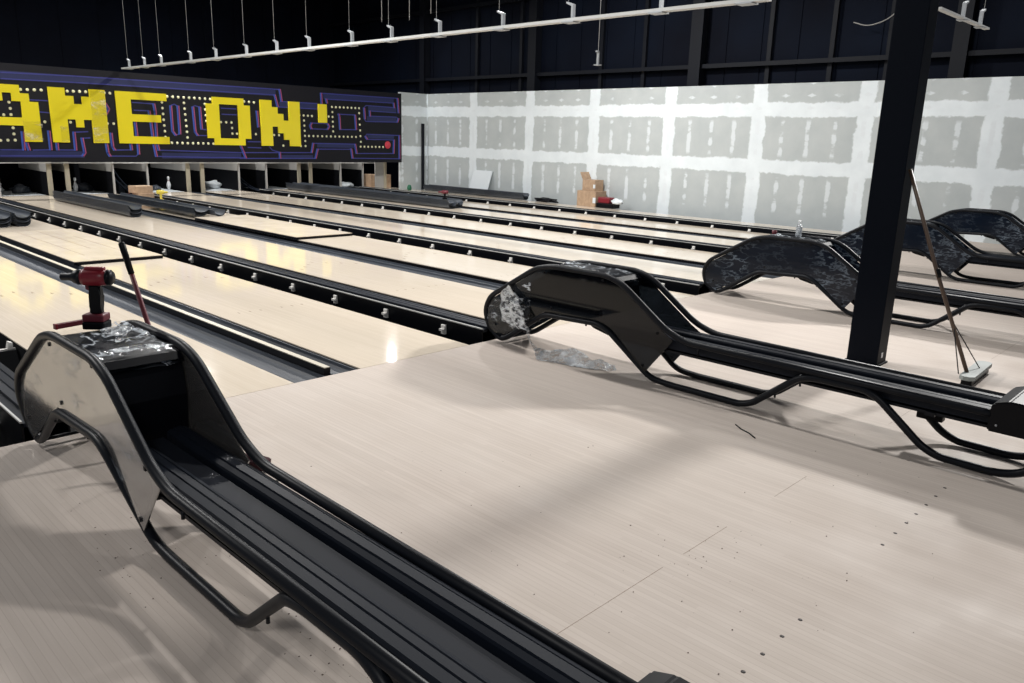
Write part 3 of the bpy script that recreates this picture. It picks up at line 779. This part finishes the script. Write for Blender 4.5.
bm = B(); box(bm, 0, .08, 0, .12, 0, 1.9); obj('post', bm, 'stud_wood', t)
bm = B(); box(bm, -.34, -.01, .03, .06, 0, 1.9); obj('infill_panel', bm, 'grey_panel', t)
# pins
PINP = [(0,0),(.026,0),(.030,.02),(.050,.07),(.060,.115),(.058,.15),(.040,.21),(.024,.255),(.024,.275),(.030,.315),(.032,.34),(.024,.368),(0,.381)]
def pin(loc, label, tilt=None):
    t = thing('bowling_pin', label, 'bowling pin', loc, 'bowling pins')
    bm = B(); lathe(bm, PINP, 16); obj('body', bm, 'white_gloss', t)
    bm = B(); lathe(bm, [(.0252,.262),(.0258,.268),(.0252,.274)], 16); lathe(bm, [(.0275,.240),(.0272,.246),(.0265,.252)], 16); obj('neck_stripe', bm, 'red_plastic', t)
    if tilt: t.rotation_euler = tilt
    return t
pin((7.0, 22.8, 0), 'white bowling pin standing under the letter M')
pin((9.43, 22.8, 0), 'white bowling pin standing just right of the open carton under the letter E')
pin((12.17, 22.8, 0), 'white bowling pin standing under the letter N')
# bagged parts and loose clutter behind the pin decks
BG = [((5.15, 23.0, 0), (.28, .25, .22), 'pale bagged bundle of parts at the far left pin deck'), ((5.75, 22.9, 0), (.20, .22, .17), 'small pale bag right of the bundle at the far left pin deck'),
      ((6.76, 23.2, 0), (.17, .2, .15), 'grey bag just left of the pin under the letter M'), ((7.28, 23.1, 0), (.2, .25, .18), 'grey bag just right of the pin under the letter M'),
      ((8.60, 23.35, 0), (.22, .2, .15), 'grey bag behind the open carton under the letter E'), ((9.08, 22.85, 0), (.13, .2, .12), 'small grey bag left of the pin beside the open carton'),
      ((10.30, 23.1, 0), (.17, .2, .20), 'pale bag between posts under the letter O'), ((10.80, 23.0, 0), (.22, .22, .2), 'larger pale crumpled bag under the letter O'),
      ((11.9, 23.2, 0), (.22, .2, .14), 'grey bag left of the pin under the letter N'), ((12.5, 23.2, 0), (.22, .2, .12), 'grey bag right of the pin under the letter N'),
      ((13.25, 22.8, 0), (.2, .22, .12), 'low grey bag between posts under the small yellow block'), ((15.0, 22.4, 0), (.3, .3, .14), 'grey and white clutter left of the carton under the red spot')]
for i, (l, s, lb) in enumerate(BG):
    tag(blob('plastic_bag', (l[0], l[1], .006), s, 'white_board' if i in (0, 7, 11) else 'gutter_grey', i*3.7, .5), lb, 'plastic bag', 'bags of parts at the pin end')

# ================================================================ cartons
def carton(loc, sx, sy, sz, label, rz=0, flaps=True, tape=True):
    t = thing('cardboard_box', label, 'box', loc, rotz=rz)
    bm = B(); box(bm, 0, sx, 0, sy, 0, sz, .006); obj('body', bm, 'cardboard', t)
    if flaps:
        bm = B(); b2 = B(); box(b2, 0, sx, 0, sy*.5, 0, .006); merge(bm, b2, Matrix.Translation((0, sy, sz)) @ Matrix.Rotation(math.radians(62), 4, 'X')); obj('flap', bm, 'cardboard', t)
    if tape:
        bm = B(); box(bm, -.001, sx*.06, -.001, sy*.14, sz*.25, sz*.6); obj('label_patch', bm, 'white_board', t)
    return t
carton((7.50, 19.95, 0.0), .40, .30, .13, 'lower brown carton on the lane under the letter E', .1, False, False)
carton((7.46, 19.97, .132), .44, .34, .17, 'upper brown carton stacked under the letter E', .16, False, False)
carton((15.45, 21.5, 0.004), .75, .5, .42, 'brown carton standing on the last pin deck under the red spot', -.1, False, False)
carton((16.38, 12.95, -.0), .46, .62, .40, 'lower brown carton against the drywall beside the red tool bag', 0, False, True)
carton((16.46, 13.05, .402), .36, .42, .28, 'upper brown carton with a raised flap stacked against the drywall', 0, True, True)
t = thing('tool_bag', 'red and black tool bag beside the cartons against the drywall', 'bag', (16.35, 12.35, 0))
bm = B(); box(bm, 0, .3, 0, .55, 0, .12, .02); obj('base', bm, 'black_plastic', t)
bm = B(); box(bm, .03, .27, .15, .52, .12, .27, .03); obj('top', bm, 'red_plastic', t)
tag(blob('plastic_sheet', (16.45, 12.28, .125), (.12, .16, .12), 'white_board', 8.8, .5), 'crumpled clear sheeting on the end of the red tool bag', 'plastic sheet')
bm = B(); b2 = B(); box(b2, 0, .03, 0, .80, 0, .76); merge(bm, b2, Matrix.Translation((16.62, 17.32, 0)) @ Matrix.Rotation(math.radians(19), 4, 'Y')); 
tag(obj('wall_board', bm, 'white_board'), 'blank white board leaning against the drywall left of the cartons', 'board')
bm = B(); b2 = B(); box(b2, 0, .09, 0, .05, 0, 2.07); merge(bm, b2, Matrix.Translation((16.66, 20.36, 0)));
tag(obj('angle_post', bm, 'post_paint'), 'dark upright strip standing in the drywall corner right of the sign', 'post')
tag(blob('green_bottle', (16.0, 20.2, 0), (.07, .07, .16), 'green_plastic', 2.2, .15), 'small green bottle on the floor below the right end of the sign', 'bottle')

# ================================================================ stacks of loose gutters
ordn = ['bottom', 'second', 'third', 'fourth', 'fifth', 'sixth', 'seventh', 'eighth']
def stack(x, y0, y1, z, n, where, w=.26, d=.085, rz=0, grp=''):
    first = None
    for i in range(n):
        lab = 'loose grey gutter, %s, %s' % ('topmost' if i == n-1 else ordn[i] + (' from the bottom' if i else ''), where)
        if first is None:
            bm = B(); strip(bm, [(q[0]-w/2, q[1]+d) for q in gut_prof(w, d, 12, .014)], 0, y1-y0, .006)
            first = obj('loose_gutter', bm, 'gutter_grey'); first.location = (x, y0, z+.007); first.rotation_euler = (0, 0, rz)
            tag(first, lab, 'gutter', grp)
        else:
            o = first.copy(); C.objects.link(o); o.location = (x, y0 + .03*((i*7) % 3-1), z+.007+i*.024); o['label'] = lab
stack(5.83, 15.72, 20.2, 0, 7, 'in the stack below letters A and M', grp='gutters stacked under the letters A and M')
stack(3.46, 15.05, 19.5, 0, 7, 'in the left stack at the photo edge', grp='gutters stacked at the left edge')
stack(3.77, 15.10, 19.5, 0, 7, 'in the right-hand stack at the photo edge', grp='gutters stacked at the left edge')
stack(6.76, 14.95, 19.4, .046, 4, 'in the stack in front of the cartons', w=.30, grp='gutters stacked before the cartons')
stack(7.04, 14.75, 18.0, .046, 2, 'in the low pair in front of the cartons', w=.24, grp='gutters stacked before the cartons')
stack(12.62, 14.3, 21.7, .0, 6, 'in the near stack carrying the drill', grp='gutters stacked far right')
stack(12.90-.02, 14.35, 21.7, .0, 6, 'in the stack just behind the drill', grp='gutters stacked far right')
stack(16.45, 15.5, 19.9, 0, 5, 'in the low stack along the drywall', w=.24, grp='gutters by the drywall')
t = thing('cordless_drill', 'dark red cordless drill lying at the end of the far gutter stack', 'power tool', (12.55, 14.5, .215), rotz=2.4)
rx = Matrix.Translation((0, 0, .17)) @ Matrix.Rotation(math.pi/2, 4, 'Y')
bm = B(); lathe(bm, [(0,-.09),(.04,-.08),(.045,0),(.04,.06),(.02,.08),(.02,.15),(0,.15)], 12, rx); obj('body', bm, 'dark_red', t)
bm = B(); box(bm, -.03, .02, -.02, .02, .04, .15, .006); box(bm, -.06, .05, -.04, .04, 0, .05, .008); obj('handle', bm, 'black_plastic', t)
t = thing('yellow_drill', 'yellow and black drill lying beside the cartons under the letter E', 'power tool', (7.60, 18.85, 0.002), rotz=-.5)
t.name = 'cordless_drill'
rx = Matrix.Translation((0, 0, .23)) @ Matrix.Rotation(math.pi/2, 4, 'Y')
bm = B(); lathe(bm, [(0,-.10),(.045,-.09),(.05,0),(.045,.06),(.025,.08),(.02,.15),(0,.15)], 12, rx); obj('body', bm, 'yellow_tool', t)
bm = B(); box(bm, -.03, .02, -.02, .02, .06, .2, .006); box(bm, -.07, .05, -.045, .045, -.0, .07, .008); obj('handle', bm, 'yellow_tool', t)
tag(blob('rag', (7.35, 20.3, .0), (.12, .2, .10), 'red_plastic', 6.1, .4), 'small red rag left of the cartons under the letter M', 'rag')
tag(blob('cable_coil', (16.5, 14.8, 0), (.14, .4, .10), 'black_plastic', 5.5, .5), 'black heap of cable at the end of the gutters by the drywall', 'cable')

# on the third ball return
t = thing('water_bottle', 'clear plastic bottle standing on the third ball return', 'bottle', (XH[2]+.27, 3.70, .712))
bm = B(); lathe(bm, [(0,0),(.030,0),(.032,.01),(.032,.10),(.024,.125),(.014,.145),(.013,.155)], 16); obj('body', bm, 'film_crumpled', t)
bm = B(); lathe(bm, [(.014,.155),(.015,.157),(.015,.172),(0,.173)], 12); obj('cap', bm, 'white_gloss', t)
t = thing('cup', 'small dark red cup near the bottle on the third ball return', 'cup', (XH[2]+.22, 3.95, .70))
bm = B(); lathe(bm, [(0,0),(.022,0),(.028,.055),(.025,.055),(.02,.005),(0,.005)], 14); obj('body', bm, 'dark_red', t)

# ================================================================ hanging struts
ZS = 3.0
t = thing('hanging_strut', 'long white metal strut hanging on thin rods above the lanes', 'metal strut', (7.55, 0, ZS))
k_ = (ZS-1.6224)/(3.6-1.6224)
ys = [v*k_ for v in (28.66, 27.38, 26.07, 23.98, 22.37, 20.61, 19.04, 17.53, 15.75, 14.3, 12.74, 10.97, 9.3, 7.53, 6.04)]
bm = B(); prism(bm, [(-.05,.0),(.05,.0),(.05,.035),(.044,.035),(.044,.005),(-.044,.005),(-.044,.035),(-.05,.035)], 5.7*k_, ys[0]+.35, 'y'); obj('channel', bm, 'strut_grey', t)
for y in ys:
    bm = B(); box(bm, -.07, .07, y-.09, y+.09, -.014, .0)
    prism(bm, [(y-.045,.0),(y-.02,.0),(y-.02,.17),(y+.06,.205),(y+.06,.225),(y-.045,.19)], -.025, .025, 'x'); obj('clip', bm, 'zinc', t)
    bm = B(); tube(bm, [(0, y+.045, .20), (0, y+.045, 5.2)], .0035, 6); obj('rod', bm, 'zinc', t)
t = thing('hanging_strut', 'short white metal strut hanging across the lanes right of the steel column', 'metal strut', (9.0, 2.86, 3.0))
bm = B(); box(bm, -.10, 1.62, -.03, .03, 0, .02); obj('channel', bm, 'strut_grey', t)
for x in (.72, 1.36):
    bm = B(); box(bm, x-.06, x+.06, -.05, .05, -.008, 0); prism(bm, [(x-.03,.0),(x-.012,.0),(x-.012,.15),(x+.05,.175),(x+.05,.195),(x-.03,.165)], -.02, .02, 'y'); obj('clip', bm, 'zinc', t)
    bm = B(); tube(bm, [(x+.045, 0, .18), (x+.045, 0, 5.2)], .0032, 6); obj('rod', bm, 'zinc', t)
for (x, y, z) in [(7.2, 9.7, 3.2), (7.3, 9.2, 3.2), (7.1, 8.5, 3.2)]:
    bm = B(); tube(bm, [(x, y, z), (x, y, 8.2)], .005, 6)
    tag(obj('hanging_rod', bm, 'zinc'), 'bare threaded rod hanging from the ceiling near the long white strut', 'rod', 'bare rods hanging from the ceiling')
t = thing('hanging_rod', 'lone threaded rod with a clip hanging in front of the dark outer wall', 'rod', (11.5, 9.2, 2.95))
bm = B(); tube(bm, [(0,0,.0),(0,0,5.2)], .006, 6); obj('rod', bm, 'zinc', t)
bm = B(); box(bm, -.05, .05, -.05, .05, .0, .015); box(bm, -.012, .012, -.02, .02, .0, .24); box(bm, -.05, .01, -.02, .02, .22, .245); obj('clip', bm, 'zinc', t)
bm = B(); tube(bm, fillet([(17.4, 7.2, 4.2), (17.4, 6.9, 4.1), (17.4, 6.5, 4.2), (17.4, 6.2, 4.5), (17.4, 6.0, 4.9)], .3, 6), .012, 6)
tag(obj('cable', bm, 'grey_panel'), 'thin grey cable looping down the dark outer wall left of the column', 'cable')
